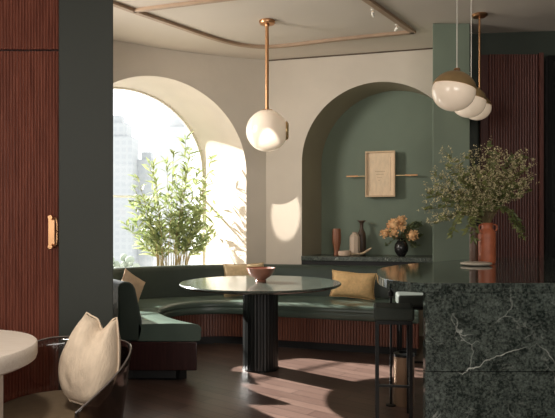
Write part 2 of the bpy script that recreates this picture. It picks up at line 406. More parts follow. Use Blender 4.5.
def spotlight(loc, rz, label):
    t = thing('ceiling_spotlight', label, 'spotlight', loc, rz, 'small ceiling spotlights'); t.scale = (.62, .62, .62)
    MB().lathe([(.03, 0), (.03, -.012), (.012, -.018)], n=20).build('mount', M['white'], t, smooth=True)
    MB().tube([(0, 0, -.015), (0, 0, -.05)], .006).build('stem', M['brass_dark'], t, smooth=True)
    mb = MB(); mb.tube([(-.02, 0, -.05), (.045, 0, -.085)], .021, 14); mb.build('lamp_head', M['white'], t, smooth=True)
spotlight((.862, 5.43, H), 1.1, 'small white ceiling spotlight inside the bend of the ceiling rail, nearer the camera')
spotlight((1.16, 5.83, H), 2.0, 'small white ceiling spotlight close to the corner of the ceiling rail')

# ------------------------------------------------------------------ outside: hazy city
struct(MB().box(-900, 900, 60, 1500, -60.5, -60).build('ground', M['ground']))
def tower(x, y, w, d, top, m, label, crown=()):
    t = thing('tower_block', label, 'building', (x, y, -60), 0, 'hazy towers beyond the window')
    MB().box(-w/2, w/2, -d/2, d/2, 0, top+60).build('tower_body', M[m], t)
    z = top+60
    mb = MB()
    for k, (fw, hh, off) in enumerate(crown):
        mb.box((-fw/2+off)*w, (fw/2+off)*w, -fw*d/2, fw*d/2, z, z+hh); z += hh
    if crown: mb.build('roof_crown', M[m], t)
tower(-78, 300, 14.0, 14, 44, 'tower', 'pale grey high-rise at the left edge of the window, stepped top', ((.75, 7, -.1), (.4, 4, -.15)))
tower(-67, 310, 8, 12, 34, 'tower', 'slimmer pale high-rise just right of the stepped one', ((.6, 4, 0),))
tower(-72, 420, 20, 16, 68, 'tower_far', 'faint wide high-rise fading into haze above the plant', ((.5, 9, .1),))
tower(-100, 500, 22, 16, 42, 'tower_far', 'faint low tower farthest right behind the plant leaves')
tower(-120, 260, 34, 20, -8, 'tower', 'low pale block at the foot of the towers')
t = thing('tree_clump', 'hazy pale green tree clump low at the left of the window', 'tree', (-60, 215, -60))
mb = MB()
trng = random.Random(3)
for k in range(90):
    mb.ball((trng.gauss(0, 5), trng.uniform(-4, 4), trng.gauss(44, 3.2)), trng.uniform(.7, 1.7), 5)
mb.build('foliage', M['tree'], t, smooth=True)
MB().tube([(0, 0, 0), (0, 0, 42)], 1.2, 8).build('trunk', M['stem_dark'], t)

# ------------------------------------------------------------------ banquette
F = [(-.60, 4.72), (-.86, 5.02), (-1.04, 5.36), (-1.09, 5.66), (-1.02, 5.92), (-.80, 6.10), (-.45, 6.12), (-.1, 5.97), (.4, 5.80), (.89, 5.64), (1.30, 5.52)]
B = [(-1.06, 4.72), (-1.34, 5.10), (-1.58, 5.50), (-1.68, 5.85), (-1.60, 6.12), (-1.30, 6.37), (-.75, 6.60), (-.2, 6.68), (.40, 6.57), (.95, 6.44), (1.36, 6.33)]
Fc = catmull([(x, y, 0) for x, y in F], 16); Bc = catmull([(x, y, 0) for x, y in B], 16)
def bench_rows(sec, F_=Fc, B_=Bc):
    rows = []
    for i, (f, b) in enumerate(zip(F_, B_)):
        d = (b-f); L = d.length; n = d/L
        rows.append([tuple(f+n*(fr*L+off)+Vector((0, 0, z))) for fr, off, z in sec])
    return rows
bench = thing('banquette', 'curved green leather banquette on slatted wood base wrapping the round table', 'bench', (0, 0, 0))
seat_sec = [(0, .05, .315), (0, .012, .32), (0, 0, .335), (0, -.004, .375), (0, .004, .388), (0, -.006, .40), (0, .0, .43), (0, .02, .447), (0, .06, .455), (.5, 0, .458), (1, .04, .45), (1, .04, .315)]
# two cushions: the left wing and the long sweep round the back and right
k = 3*16-4
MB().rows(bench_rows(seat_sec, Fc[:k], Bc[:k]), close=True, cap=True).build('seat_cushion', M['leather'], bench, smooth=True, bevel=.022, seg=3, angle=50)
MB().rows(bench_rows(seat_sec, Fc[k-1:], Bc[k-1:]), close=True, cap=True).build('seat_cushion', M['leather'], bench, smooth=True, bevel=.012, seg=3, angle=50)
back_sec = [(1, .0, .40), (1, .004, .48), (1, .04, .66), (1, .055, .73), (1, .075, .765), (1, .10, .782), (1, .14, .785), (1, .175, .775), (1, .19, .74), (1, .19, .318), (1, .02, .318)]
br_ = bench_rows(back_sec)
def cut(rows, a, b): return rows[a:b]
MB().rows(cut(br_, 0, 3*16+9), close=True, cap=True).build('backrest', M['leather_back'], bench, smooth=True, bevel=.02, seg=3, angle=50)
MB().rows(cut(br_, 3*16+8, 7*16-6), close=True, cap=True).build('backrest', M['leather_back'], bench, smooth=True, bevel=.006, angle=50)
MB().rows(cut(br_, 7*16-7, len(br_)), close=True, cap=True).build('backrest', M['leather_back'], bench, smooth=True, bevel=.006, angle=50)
# ribbed wood base along the whole front, a smooth dark end panel on the left wing
def resample(P, step):
    out = [P[0].copy()]; acc = 0
    for a, b in zip(P, P[1:]):
        L = (b-a).length; pos = step-acc
        while pos <= L:
            out.append(a.lerp(b, pos/L)); pos += step
        acc = (acc+L) % step
    return out
fine = resample(catmull([(x, y, 0) for x, y in F], 60), .0055)
rows = []
for i, p in enumerate(fine):
    d = (fine[min(i+1, len(fine)-1)]-fine[max(0, i-1)]).normalized(); n = Vector((d.y, -d.x, 0))
    if n.dot(Vector((-.2, 5.2, 0))-p) < 0: n = -n      # n points to the room
    off = -.045+(-.010 if i % 5 == 0 else 0)
    rows.append([tuple(p+n*off+Vector((0, 0, .085))), tuple(p+n*off+Vector((0, 0, .315))), tuple(p+n*(off-.06)+Vector((0, 0, .315))), tuple(p+n*(off-.06)+Vector((0, 0, .085)))])
ks = int(len(rows)*.27)
MB().rows(rows[ks:], close=True, cap=True).build('slatted_base', M['bench_wood'], bench)
base_sec = [(0, .03, .085), (0, .03, .315), (1, .185, .315), (1, .185, .085)]
MB().rows(bench_rows(base_sec, Fc[:k], Bc[:k]), close=True, cap=True).build('end_panel', M['maroon'], bench, smooth=True, bevel=.03, seg=4, angle=50)
pl_sec = [(0, .13, 0), (0, .13, .085), (1, .10, .085), (1, .10, 0)]
rp_ = bench_rows(pl_sec); rp_[0] = [tuple(Vector(p)+Vector((0, .10, 0))) for p in rp_[0]]; rp_ = [rp_[0]]+rp_[4:]
MB().rows(rp_, close=True, cap=True).build('plinth', M['black'], bench)

# ------------------------------------------------------------------ table and bowl
tb = thing('pedestal_table', 'round green marble dining table on a black fluted column', 'table', (-.145, 5.15, 0))
MB().lathe([(.30, .695), (.60, .702), (.668, .712), (.688, .724), (.69, .732), (.684, .74), (.60, .74), (.001, .74)], n=96).build('tabletop', M['marble_table'], tb, smooth=True, angle=30)
mb = MB(); n = 28*6; ring = []
for i in range(n):
    a = 2*PI*i/n; r = .152-.0035*(abs(math.cos(14*a))**4)
    ring.append((r*math.cos(a), r*math.sin(a)))
mb.prism(ring, .012, .70); mb.build('pedestal', M['black_gloss'], tb, smooth=True, angle=25)
MB().lathe([(.158, 0), (.158, .012), (.15, .014)], n=48).build('foot_ring', M['metal_black'], tb, smooth=True)

bw = MB().lathe([(.001, 0), (.045, 0), (.048, .006), (.042, .014), (.055, .026), (.095, .052), (.115, .085), (.124, .112), (.126, .118), (.121, .119), (.110, .088), (.088, .058), (.05, .036), (.001, .032)], (0, 0, 0), 48).build('footed_bowl', M['bowl'], smooth=True, angle=35)
bw.location = (-.145, 5.22, .7405)
tag(bw, 'brown clay footed bowl standing on the round marble table', 'bowl')

# ------------------------------------------------------------------ pillows
def pillow(name, w, h, th, m, loc, rot, label, n=22, seed=0, chop=0., taper=0., amp=.012):
    mb = MB(); S = {}
    for side in (1, -1):
        for i in range(n+1):
            for j in range(n+1):
                u, v = 2*i/n-1, 2*j/n-1
                edge = i in (0, n) or j in (0, n)
                if edge and side == -1: S[(i, j, -1)] = S[(i, j, 1)]; continue
                x = w/2*u*(1-.08*(1-v*v)); z = h/2*v*(1-.08*(1-u*u))
                y = side*th/2*((1-u**4)*(1-v**4))**.55*(1-.25*(u*u+v*v)/2)
                if taper:
                    s = max(0, -v); x *= 1-.55*s**2.2; z += .05*h*(u*u)*s; x += .06*w*s*s
                    s = max(0, (v+.1)/1.1); x *= 1-taper*s**1.4
                if chop:
                    s = max(0, (v-.1)/.9); g = math.exp(-((u-.3)/.36)**2)
                    z -= chop*h*g*s; y *= 1-.45*g*s
                q = noise.noise(Vector((u*1.6+seed, v*1.6, side*2+seed)))+.5*noise.noise(Vector((u*4+seed, v*4, side*2.)))
                k = 1-max(abs(u), abs(v))**6
                S[(i, j, side)] = mb.bm.verts.new((x, y+q*amp*k, z+.3*q*amp))
        for i in range(n):
            for j in range(n):
                q = [S[(i, j, side)], S[(i+1, j, side)], S[(i+1, j+1, side)], S[(i, j+1, side)]]
                mb.bm.faces.new(q if side == 1 else q[::-1])
    rim = [(i, 0) for i in range(n)]+[(n, j) for j in range(n)]+[(n-i, n) for i in range(n)]+[(0, n-j) for j in range(n)]
    rp = [S[(i, j, 1)].co.copy() for i, j in rim]
    root = thing(name, label, 'cushion', loc, rot=rot)
    mb.build('cushion_body', m, root, smooth=True, sub=1, angle=180)
    mp = MB(); rows = []
    for q_, p in enumerate(rp):
        d = (rp[(q_+1) % len(rp)]-rp[q_-1]).normalized(); a = Vector((0, 1, 0)); b = d.cross(a)
        rows.append([p+a*.004*math.cos(t*PI/3)+b*.004*math.sin(t*PI/3) for t in range(6)])
    mp.rows(rows, close=True, loop=True); mp.build('piping', m, root, smooth=True)
    return root
R = math.radians
pillow('throw_pillow', .47, .28, .15, M['ochre'], (.795, 6.31, .598), (R(-14), R(4), R(-12)), 'ochre yellow linen cushion on the right part of the green bench', seed=3)
pillow('throw_pillow', .44, .36, .14, M['tan'], (-.36, 6.46, .64), (R(-12), R(-2), R(2)), 'tan linen cushion on the bench behind the clay bowl', seed=8)
pillow('throw_pillow', .28, .27, .11, M['blush'], (-1.40, 5.74, .628), (R(-10), R(32), R(52)), 'blush linen cushion leaning on the left wing of the green bench', seed=5)

# ------------------------------------------------------------------ niche shelf and what stands on it
a0 = straight(NC-NR+.002); a1 = straight(NC+NR-.002); e = Vector(NEXT)*.99; out_ = Vector((-.26, -.965, 0))*.05
sq = lambda k, q: [((a0+out_*k).x, (a0+out_*k).y), ((a1+out_*k).x, (a1+out_*k).y), ((a1+e*q).x, (a1+e*q).y), ((a0+e*q).x, (a0+e*q).y)]
shf = thing('marble_shelf', 'dark veined marble shelf filling the foot of the green niche', 'shelf')
MB().prism(sq(1, 1), .818, .87).build('shelf_slab', M['marble_shelf'], shf, bevel=.004)
MB().prism([((a0+out_*.6).x, (a0+out_*.6).y), ((a1+out_*.6).x, (a1+out_*.6).y), ((a1+out_*.05).x, (a1+out_*.05).y), ((a0+out_*.05).x, (a0+out_*.05).y)], .70, .818).build('gap_strip', M['black'], shf)  # black strip put in for the gap below the slab
ZT = .8705
def put(o, x, y, z=ZT): o.location = (x, y, z); return o
o = MB().lathe([(.001, 0), (.036, 0), (.037, .01), (.03, .05), (.038, .09), (.05, .15), (.053, .22), (.049, .30), (.047, .315), (.042, .315), (.045, .22), (.001, .2)], n=10).build('fluted_vase', M['vase_wood'], smooth=True, angle=25)
tag(put(o, .70, 7.10), 'tapered brown wooden vase, leftmost piece on the niche shelf', 'vase')
bt = thing('faceted_bottle', 'pinkish square-sided ceramic bottle on the niche shelf', 'bottle', (.91, 7.07, ZT), .5)
MB().lathe([(.06, 0), (.062, .02), (.062, .215), (.045, .245), (.030, .255), (.030, .27), (.024, .27)], n=8).build('bottle_body', M['pink_stone'], bt)
MB().lathe([(.030, .27), (.031, .273), (.018, .274)], n=16).build('lip', M['vase_wood'], bt)
o = MB().lathe([(.001, 0), (.045, 0), (.055, .02), (.055, .2), (.046, .26), (.026, .30), (.02, .33), (.022, .375), (.034, .395), (.05, .404), (.05, .412), (.012, .40)], n=32).build('long_necked_bottle', M['dark_bottle'], smooth=True)
tag(put(o, 1.005, 7.17), 'dark long-necked bottle with flared mouth behind the pinkish bottle', 'bottle')
o = MB().lathe([(.001, 0), (.06, 0), (.072, .008), (.076, .03), (.074, .06), (.069, .06), (.07, .03), (.05, .012), (.001, .012)], n=32).build('low_dish', M['beige_dish'], smooth=True)
tag(put(o, .775, 6.93), 'low beige ceramic dish at the front of the niche shelf', 'dish')
mb = MB(); rows = []
for i in range(13):
    s = i/12; x = -.10+.22*s; zc = .012+.07*max(0, s-.45)**1.3*2.2
    rows.append([(x, -.035+.07*j/8+.01*math.sin(5*s), zc+.018*abs(2*j/8-1)**2) for j in range(9)])
mb.rows(rows)
o = mb.build('curled_tray', M['shell'], smooth=True, solid=.01, sub=1); tag(put(o, .96, 6.90, ZT+.003), 'pale curled wooden tray with one raised end beside the low dish', 'tray')

# ------------------------------------------------------------------ foliage helpers
def leaf(mb, p, d, L, w, roll=0., droop=.15):
    d = d.normalized(); s = d.cross(Vector((0, 0, 1)))
    if s.length < .05: s = Vector((1, 0, 0))
    s.normalize(); s = Matrix.Rotation(roll, 3, d) @ s; n = s.cross(d)
    prof = ((0, .08), (.3, .9), (.6, .85), (1, .03)); rows = []
    for t, ww in prof:
        c = p+d*L*t-Vector((0, 0, 1))*droop*L*t*t
        rows.append([c-s*w*ww/2+n*w*.12*ww, c, c+s*w*ww/2+n*w*.12*ww])
    mb.rows(rows)
def rnd_dir(zmin=-1., zmax=1.):
    a = random.uniform(0, 2*PI); z = random.uniform(zmin, zmax); q = math.sqrt(max(0, 1-z*z))
    return Vector((q*math.cos(a), q*math.sin(a), z))

# ---- black vase with peach blossoms
VX, VY = 1.43, 6.93
fv = thing('flower_vase', 'round black vase of peach blossoms and olive foliage on the niche shelf', 'vase', (VX, VY, ZT))
MB().lathe([(.001, 0), (.038, 0), (.05, .01), (.075, .055), (.082, .095), (.072, .14), (.048, .175), (.036, .19), (.042, .205), (.036, .206), (.03, .19), (.001, .15)], n=40).build('vase_body', M['black_vase'], fv, smooth=True)
heads = [(-.09, -.02, .36, .075), (-.0, .0, .41, .058), (-.185, -.01, .26, .058), (.115, -.06, .24, .066), (-.10, -.05, .27, .052), (-.01, -.05, .33, .042)]
mb = MB()
for hx, hy, hz, hr in heads: mb.tube(catmull([(0, 0, .12), (hx*.3, hy*.3, .2), (hx, hy, hz)], 5), .004, 6)
fol = MB()
for k in range(34):
    ang = random.uniform(-1.0, 1.0) if k < 24 else random.uniform(-PI, PI)
    tip = Vector((.26*math.cos(ang)*random.uniform(.5, 1.0), .10*math.sin(ang)*random.uniform(.3, 1), random.uniform(.10, .40)))
    pth = catmull([(0, 0, .14), tuple(tip*.35+Vector((0, 0, .16))), tuple(tip)], 6); mb.tube(pth, .0025, 5)
    for q in range(2, len(pth)):
        for _ in range(3): leaf(fol, pth[q], rnd_dir(-.4, .9)+Vector((.4, 0, .1)), random.uniform(.035, .06), .018, random.uniform(0, 3))
mb.build('stems', M['stem_dark'], fv); fol.build('foliage', M['leaf_olive'], fv)
for hx, hy, hz, hr in heads:
    mb = MB(); c = Vector((hx, hy, hz))
    for k in range(int(3600*hr*hr*6)):
        d = rnd_dir(); p = c+Vector((d.x, d.y, d.z*.85))*hr*random.uniform(.7, 1.0)
        leaf(mb, p, d+rnd_dir()*.9, random.uniform(.02, .03), .022, random.uniform(0, 3), 0)
    mb.ball(tuple(c), hr*.72, 7); mb.build('blossom', M['peach'], fv)

# ------------------------------------------------------------------ framed panel and brass bars
AX, AY = 1.225, 7.155
art = thing('framed_panel', 'tan textured wall panel in an oak box frame inside the green niche', 'picture', (AX, AY, 1.835), -.2635)
w2, h2 = .175, .272
mb = MB()
for x0, x1, z0, z1 in ((-w2, w2, h2-.018, h2), (-w2, w2, -h2, -h2+.018), (-w2, -w2+.016, -h2+.018, h2-.018), (w2-.016, w2, -h2+.018, h2-.018)): mb.box(x0, x1, -.035, .03, z0, z1)
mb.build('frame', M['frame_wood'], art)
MB().box(-w2+.016, w2-.016, -.005, .03, -h2+.018, h2-.018).build('panel', M['canvas'], art)
mb = MB()
for k in range(4): mb.box(-.06+.012*k, .06-.02*k, -.0065, -.004, .03-.035*k, .034-.035*k)
for x in (-.125, .12): mb.box(x, x+.003, -.0065, -.004, -.2, .2)
mb.build('relief_lines', M['canvas_mark'], art)
for s, x0, x1, lab in ((-1, -.40, -.18, 'thin brass wall bar left of the framed panel'), (1, .18, .44, 'thin brass wall bar right of the framed panel')):
    t = thing('wall_bar', lab, 'wall bar', (AX, AY+.02, 1.815), -.2635, 'brass bars beside the framed panel')
    inner = x1 if s < 0 else x0; outer = x0 if s < 0 else x1
    mid = outer-s*.14
    mb = MB(); mb.box(min(mid, outer), max(mid, outer), -.03, -.008, -.009, .009); mb.build('bar_end', M['brass'], t, bevel=.002)
    mb = MB(); mb.box(min(inner, mid), max(inner, mid), -.022, -.012, -.004, .004); mb.build('rod', M['brass_dark'], t)
    mb = MB(); mb.box(mid+s*.05-.01, mid+s*.05+.01, -.01, .03, -.008, .008); mb.build('bracket', M['brass_dark'], t)

# ------------------------------------------------------------------ pendants
pd = thing('globe_pendant', 'large opal globe pendant on a brass rod hanging near the round table', 'pendant lamp', (-.10, 5.73, H))
MB().lathe([(.001, 0), (.075, 0), (.078, -.012), (.07, -.03), (.022, -.038), (.018, -.06), (.001, -.06)], n=36).build('canopy', M['brass'], pd, smooth=True)
MB().tube([(0, 0, -.05), (0, 0, -.86)], .017, 16).build('rod', M['brass'], pd, smooth=True)
MB().lathe([(.02, -.845), (.055, -.852), (.06, -.862), (.04, -.868), (.001, -.868)], n=28).build('collar', M['brass'], pd, smooth=True)
gz = -1.05
MB().ball((0, 0, gz), .2, 24).build('globe', M['opal'], pd, smooth=True)
mb = MB(); rows = []
for rr, xx in ((.001, .207), (.07, .205), (.088, .192), (.09, .176), (.07, .178)):
    rows.append([(xx, rr*math.cos(2*PI*i/32), gz+rr*math.sin(2*PI*i/32)) for i in range(32)])
mb.rows(rows, close=True, cap=True); mb.build('side_cap', M['brass_dark'], pd, smooth=True)

def bar_pendant(x, y, z, label, rod, canopy=True, tilt=.22):
    t = thing('bar_pendant', label, 'pendant lamp', (x, y, z), 0, 'row of three globe pendants above the bar')
    r = .125
    g = MB().ball((0, 0, 0), r, 20, .90).build('globe', M['opal'], t, smooth=True); g.rotation_euler = (0, tilt, 0)
    prof = [((r+.004)*math.sin(a), (r+.004)*.92*math.cos(a)) for a in [R(78)-R(78)*i/14 for i in range(15)]]
    prof = [(prof[0][0]-.006, prof[0][1])]+prof; prof[-1] = (.001, prof[-1][1])
    c_ = MB().lathe(prof, n=40).build('cap', M['brass_dark'], t, smooth=True); c_.rotation_euler = (0, tilt, 0)
    top = H-z
    MB().tube([(.02, 0, r*.86), (.02, 0, top-.03)], rod, 10).build('rod' if rod > .004 else 'cord', M['brass'] if rod > .004 else M['white'], t, smooth=True)
    MB().lathe([(.001, 0), (.07, 0), (.072, -.008), (.06, -.022), (.016, -.028), (.001, -.028)], (.02, 0, top), 32).build('canopy', M['brass'], t, smooth=True)
    MB().lathe([(.02, .02), (.016, .03), (.001, .032)], (.02, 0, r*.84), 20).build('finial', M['brass'], t, smooth=True)
bar_pendant(1.024, 3.49, 2.01, 'nearest and largest-looking brass-capped opal globe pendant over the bar', .0028)
bar_pendant(1.404, 4.41, 2.135, 'middle brass-capped opal globe pendant over the bar', .0028)
bar_pendant(1.852, 5.56, 2.315, 'farthest opal globe pendant over the bar, on a brass rod beside the green pillar', .009, tilt=.1)

# ------------------------------------------------------------------ left cabinet
def ribs(mb, x0, x1, y, z0, z1, pitch, depth):
    """vertical half-round slats on a front face at y, facing -Y"""
    pts = []; n = int((x1-x0)/pitch)
    for i in range(n):
        xa = x0+i*pitch
        for t, dd in ((0, 0), (.12, .25), (.3, .8), (.5, 1), (.7, .8), (.88, .25)):
            pts.append((xa+t*pitch, y-depth*dd))
    pts += [(x1, y), (x1, y+.02), (x0, y+.02)]
    mb.prism(pts, z0, z1); return mb
cab = thing('slatted_cabinet', 'tall reddish slatted wood cabinet beside the dark green pillar at left', 'cabinet', (0, 0, 0))
MB().box(-2.6, -1.30, 3.66, 4.2, 0, H-.002).build('carcass', M['redwood_dark'], cab)
zsplit = EYE+174/600*3.62
dl = ribs(MB(), -1.97, -1.303, 3.632, .08, zsplit-.006, .0185, .012).build('door', M['redwood'], cab)
ribs(MB(), -2.6, -1.985, 3.632, .08, zsplit-.006, .0185, .012).build('door', M['redwood'], cab)
ribs(MB(), -1.97, -1.303, 3.632, zsplit+.006, H-.004, .0185, .012).build('top_door', M['redwood'], cab)
ribs(MB(), -2.6, -1.985, 3.632, zsplit+.006, H-.004, .0185, .012).build('top_door', M['redwood'], cab)
MB().box(-2.6, -1.303, 3.65, 3.67, 0, .08).build('kick_board', M['black'], cab)
mb = MB()
zc = EYE-8/600*3.6
mb.box(-1.378, -1.342, 3.608, 3.622, zc-.085, zc+.085)
for z in (zc-.088, zc+.088): mb.tube([(-1.36, 3.622, z), (-1.36, 3.585, z)], .013, 12)
mb.tube(catmull([(-1.352, 3.61, zc+.078), (-1.33, 3.575, zc+.083), (-1.310, 3.56, zc+.07), (-1.308, 3.56, zc), (-1.310, 3.56, zc-.07), (-1.33, 3.575, zc-.083), (-1.352, 3.61, zc-.078)], 6), .008, 10)
hd = mb.build('handle', M['brass'], dl, smooth=True); hd['label'] = 'brass pull handle'

# ------------------------------------------------------------------ right slatted panel and dark glass cabinet
sp = thing('slatted_screen', 'dark reddish slatted wood panel on the wall behind the bar', 'wall panel', (0, 0, 0), 0)
ribs(MB(), 2.11, 2.60, 5.985, 0, 2.93, .027, .016).build('slats', M['redwood_mid'], sp)
MB().box(2.605, 2.64, 5.95, 6.03, 0, 2.94).build('edge_post', M['redwood_mid'], sp)
MB().box(2.03, 2.105, 5.99, 6.03, 0, 2.93).build('backing_strip', M['redwood_dark'], sp)
o = MB().box(1.865, 1.90, 5.97, 6.11, 0, H-.01).build('dark_wood_board', M['redwood_dark']); tag(o, 'narrow dark brown board standing against the green pillar edge', 'board')
gc = thing('glass_cabinet', 'tall dark glass-fronted cabinet at the right edge behind the bar', 'cabinet', (0, 0, 0))
mb = MB().box(2.66, 3.5, 5.93, 5.96, 0, 2.9); mb.build('carcass', M['black'], gc)
mb = MB()
for x0, x1, z0, z1 in ((2.66, 2.70, 0, 2.9), (3.4, 3.5, 0, 2.9), (2.70, 3.4, 2.84, 2.9), (2.70, 3.4, 0, .1), (2.70, 3.4, 1.35, 1.38)): mb.box(x0, x1, 5.905, 5.93, z0, z1)
mb.build('door_frame', M['metal_black'], gc)
MB().box(2.70, 3.4, 5.915, 5.925, .1, 2.84).build('door_glass', M['dark_glass'], gc)

# ------------------------------------------------------------------ bar counter
ctr = thing('bar_counter', 'dark green veined marble bar counter at right', 'counter', (0, 0, 0))
left = catmull([(.74, 3.0, 0), (.655, 3.06, 0), (.60, 3.17, 0), (.575, 3.32, 0), (.60, 3.62, 0), (.69, 4.02, 0), (.93, 4.40, 0), (1.22, 4.68, 0), (1.55, 5.0, 0), (1.96, 5.26, 0), (2.4, 5.30, 0)], 8)
poly = [(p.x, p.y) for p in left]+[(2.9, 5.30), (2.9, 3.0)]
MB().prism(poly, .895, .945).build('countertop', M['marble'], ctr, bevel=.004)
MB().box(.74, 2.9, 3.0, 3.05, .503, .8945).build('front_panel', M['marble'], ctr, bevel=.0015)
MB().box(.74, 2.9, 3.0, 3.05, 0, .499).build('front_panel', M['marble'], ctr, bevel=.0015)
MB().prism([(1.36, 3.05), (2.9, 3.05), (2.9, 5.1), (1.95, 5.1), (1.5, 4.75)], 0, .8945).build('counter_body', M['black'], ctr)
mb = MB(); mb.tube([(.775, 4.10, 0), (.775, 4.10, .8945)], .008, 10); mb.lathe([(.035, 0), (.035, .008), (.01, .012)], (.775, 4.10, 0), 20)
mb.lathe([(.008, .74), (.02, .75), (.02, .775), (.008, .785)], (.775, 4.10, 0), 20); mb.build('support_post', M['metal_black'], ctr, smooth=True)

# ---- on the counter
ZC = .9455
o = MB().lathe([(.001, 0), (.029, 0), (.031, .006), (.031, .25), (.028, .262), (.026, .27), (.03, .275), (.026, .276), (.02, .262), (.001, .24)], n=28).build('cylinder_vase', M['brown_vase'], smooth=True)
tag(put(o, 1.452, 4.44, ZC), 'slim brown cylinder vase on the bar left of the terracotta jar', 'vase')
mb = MB(); prof = [(.001, 0), (.085, 0), (.108, .007), (.112, .014), (.106, .021), (.08, .026), (.001, .027)]
mb.lathe(prof, n=40, sy=.8)
for v in mb.bm.verts:
    a = math.atan2(v.co.y, v.co.x); q = 1+.03*math.sin(3*a+.6)+.02*math.sin(7*a); v.co.x *= q; v.co.y *= q
o = mb.build('stone_tray', M['stone'], smooth=True); tag(put(o, 1.415, 4.265, ZC), 'small cream stone plate on the bar in front of the vases', 'plate')

BX, BY = 1.562, 4.47
bq = thing('bouquet_jar', 'terracotta jar holding a wild bouquet of dried blossoms on the bar', 'vase', (BX, BY, ZC))
MB().lathe([(.001, 0), (.054, 0), (.06, .008), (.0625, .03), (.0625, .215), (.058, .238), (.045, .255), (.04, .268), (.041, .29), (.046, .303), (.040, .303), (.035, .28), (.001, .24)], n=40).build('jar_body', M['terracotta'], bq, smooth=True)
for s in (-1, 1): MB().tube(catmull([(s*.040, -.012, .292), (s*.062, -.018, .285), (s*.066, -.02, .262), (s*.056, -.018, .243)], 6), .006, 8).build('handle', M['terracotta'], bq, smooth=True)
stems = MB(); lv = MB(); bl = MB()
base = Vector((0, 0, .27))
def floret(p, s):
    for _ in range(3): leaf(bl, p, rnd_dir(), s, s*.9, random.uniform(0, 3), 0)
tips = [(-.45, -.02, .52), (-.38, .05, .66), (-.47, .0, .40), (-.42, -.06, .30), (-.30, -.04, .72), (-.30, .05, .54), (-.22, -.05, .62), (-.14, .0, .80), (-.08, .06, .70), (-.02, -.05, .87),
        (.04, .0, .80), (.10, .06, .83), (.14, -.04, .76), (.20, .02, .80), (.26, .03, .76), (.28, -.03, .70), (.29, .04, .80), (.31, 0, .62), (.29, -.04, .54), (-.40, .03, .50), (-.34, -.07, .46), (-.1, .05, .56), (.12, .07, .68), (.02, -.06, .72), (-.17, .06, .64), (-.28, .0, .80), (.16, -.08, .48), (-.07, -.10, .46), (-.33, .0, .33), (-.22, -.08, .36),
        (-.05, -.08, .58), (.08, -.08, .60), (.18, -.07, .56), (-.15, -.09, .50), (.02, .08, .62), (-.26, .06, .46), (.25, .06, .5), (-.36, -.02, .58), (-.2, .04, .72), (.22, -.06, .66)]
for i, tp in enumerate(tips):
    tip = Vector(tp)
    mid = base+(tip-base)*.5+Vector((0, 0, .07+.02*random.random()))
    pth = catmull([tuple(base+rnd_dir()*.012), tuple(base+(mid-base)*.4+Vector((0, 0, .03))), tuple(mid), tuple(tip)], 6)
    stems.tube(pth, .003, 5, .0012)
    leafy = tp[0] < -.2 and i % 2 == 0 or i % 4 == 0
    for q in range(7, len(pth)):
        p = pth[q]; f = (q-6)/(len(pth)-7)
        for _ in range(4 if leafy else 2):
            leaf(lv, p, rnd_dir(-.3, 1)+Vector((0, 0, .2)), random.uniform(.035, .065), random.uniform(.016, .028), random.uniform(0, 3))
        if not leafy or q > len(pth)-4:
            for _ in range(2 if q < 12 else 4):
                d = rnd_dir(-.3, 1); e = p+d*random.uniform(.025, .075)*(.5+f)
                stems.tube([tuple(p), tuple(e)], .0009, 3)
                for _ in range(4): floret(e+rnd_dir()*.014, random.uniform(.005, .010))
# low hanging leafy sprigs
for sx, hz in ((.24, .20), (.22, .28), (-.12, .17), (-.17, .24), (-.28, .22)):
    pth = catmull([tuple(base), (sx*.4, -.04, .42), (sx*.8, -.06, .34), (sx, -.06, hz)], 6); stems.tube(pth, .002, 5)
    for q in range(6, len(pth)):
        for _ in range(4): leaf(lv, pth[q], rnd_dir(-.9, .3), random.uniform(.035, .06), .02, random.uniform(0, 3))
stems.build('stems', M['stem_dark'], bq); lv.build('foliage', M['leaf_bouquet'], bq); bl.build('blossoms', M['cream_petal'], bq)

# ------------------------------------------------------------------ bar stools
def stool(x, y, rz, label):
    t = thing('bar_stool', label, 'stool', (x, y, 0), rz, 'bar stools under the counter overhang')
    s = .125
    MB().box(-s, s, -s, s, .635, .72)  .build('seat', M['stool_leather'], t, bevel=.018, seg=3, smooth=True)
    MB().box(-s+.012, s-.012, -s+.012, s-.012, .612, .635).build('seat_frame', M['metal_black'], t)
    q = s-.022
    for a in (-1, 1):
        for b in (-1, 1): MB().box(a*q-.011, a*q+.011, b*q-.011, b*q+.011, 0, .612).build('leg', M['metal_black'], t)
    for a in (-1, 1):
        MB().box(a*q-.006, a*q+.006, -q, q, .22, .235).build('footrest', M['metal_black'], t)
    MB().box(-q, q, -q-.006, -q+.006, .22, .235).build('footrest', M['metal_black'], t)
    return t
stool(.743, 3.85, -.15, 'green leather bar stool nearest the camera under the marble overhang')
stool(1.02, 4.50, -.12, 'farther green leather bar stool, half hidden behind the marble bar front')
bn = thing('metal_bin', 'bronze metal cylinder bin on the floor behind the near bar stool', 'bin', (.868, 4.12, 0))
MB().lathe([(.001, 0), (.068, 0), (.07, .004), (.07, .335), (.066, .335), (.064, .02), (.001, .018)], n=36).build('bin_body', M['bronze'], bn, smooth=True)
MB().lathe([(.064, .336), (.072, .337), (.072, .352), (.05, .36), (.04, .36), (.04, .345)], n=36).build('rim', M['metal_black'], bn, smooth=True)

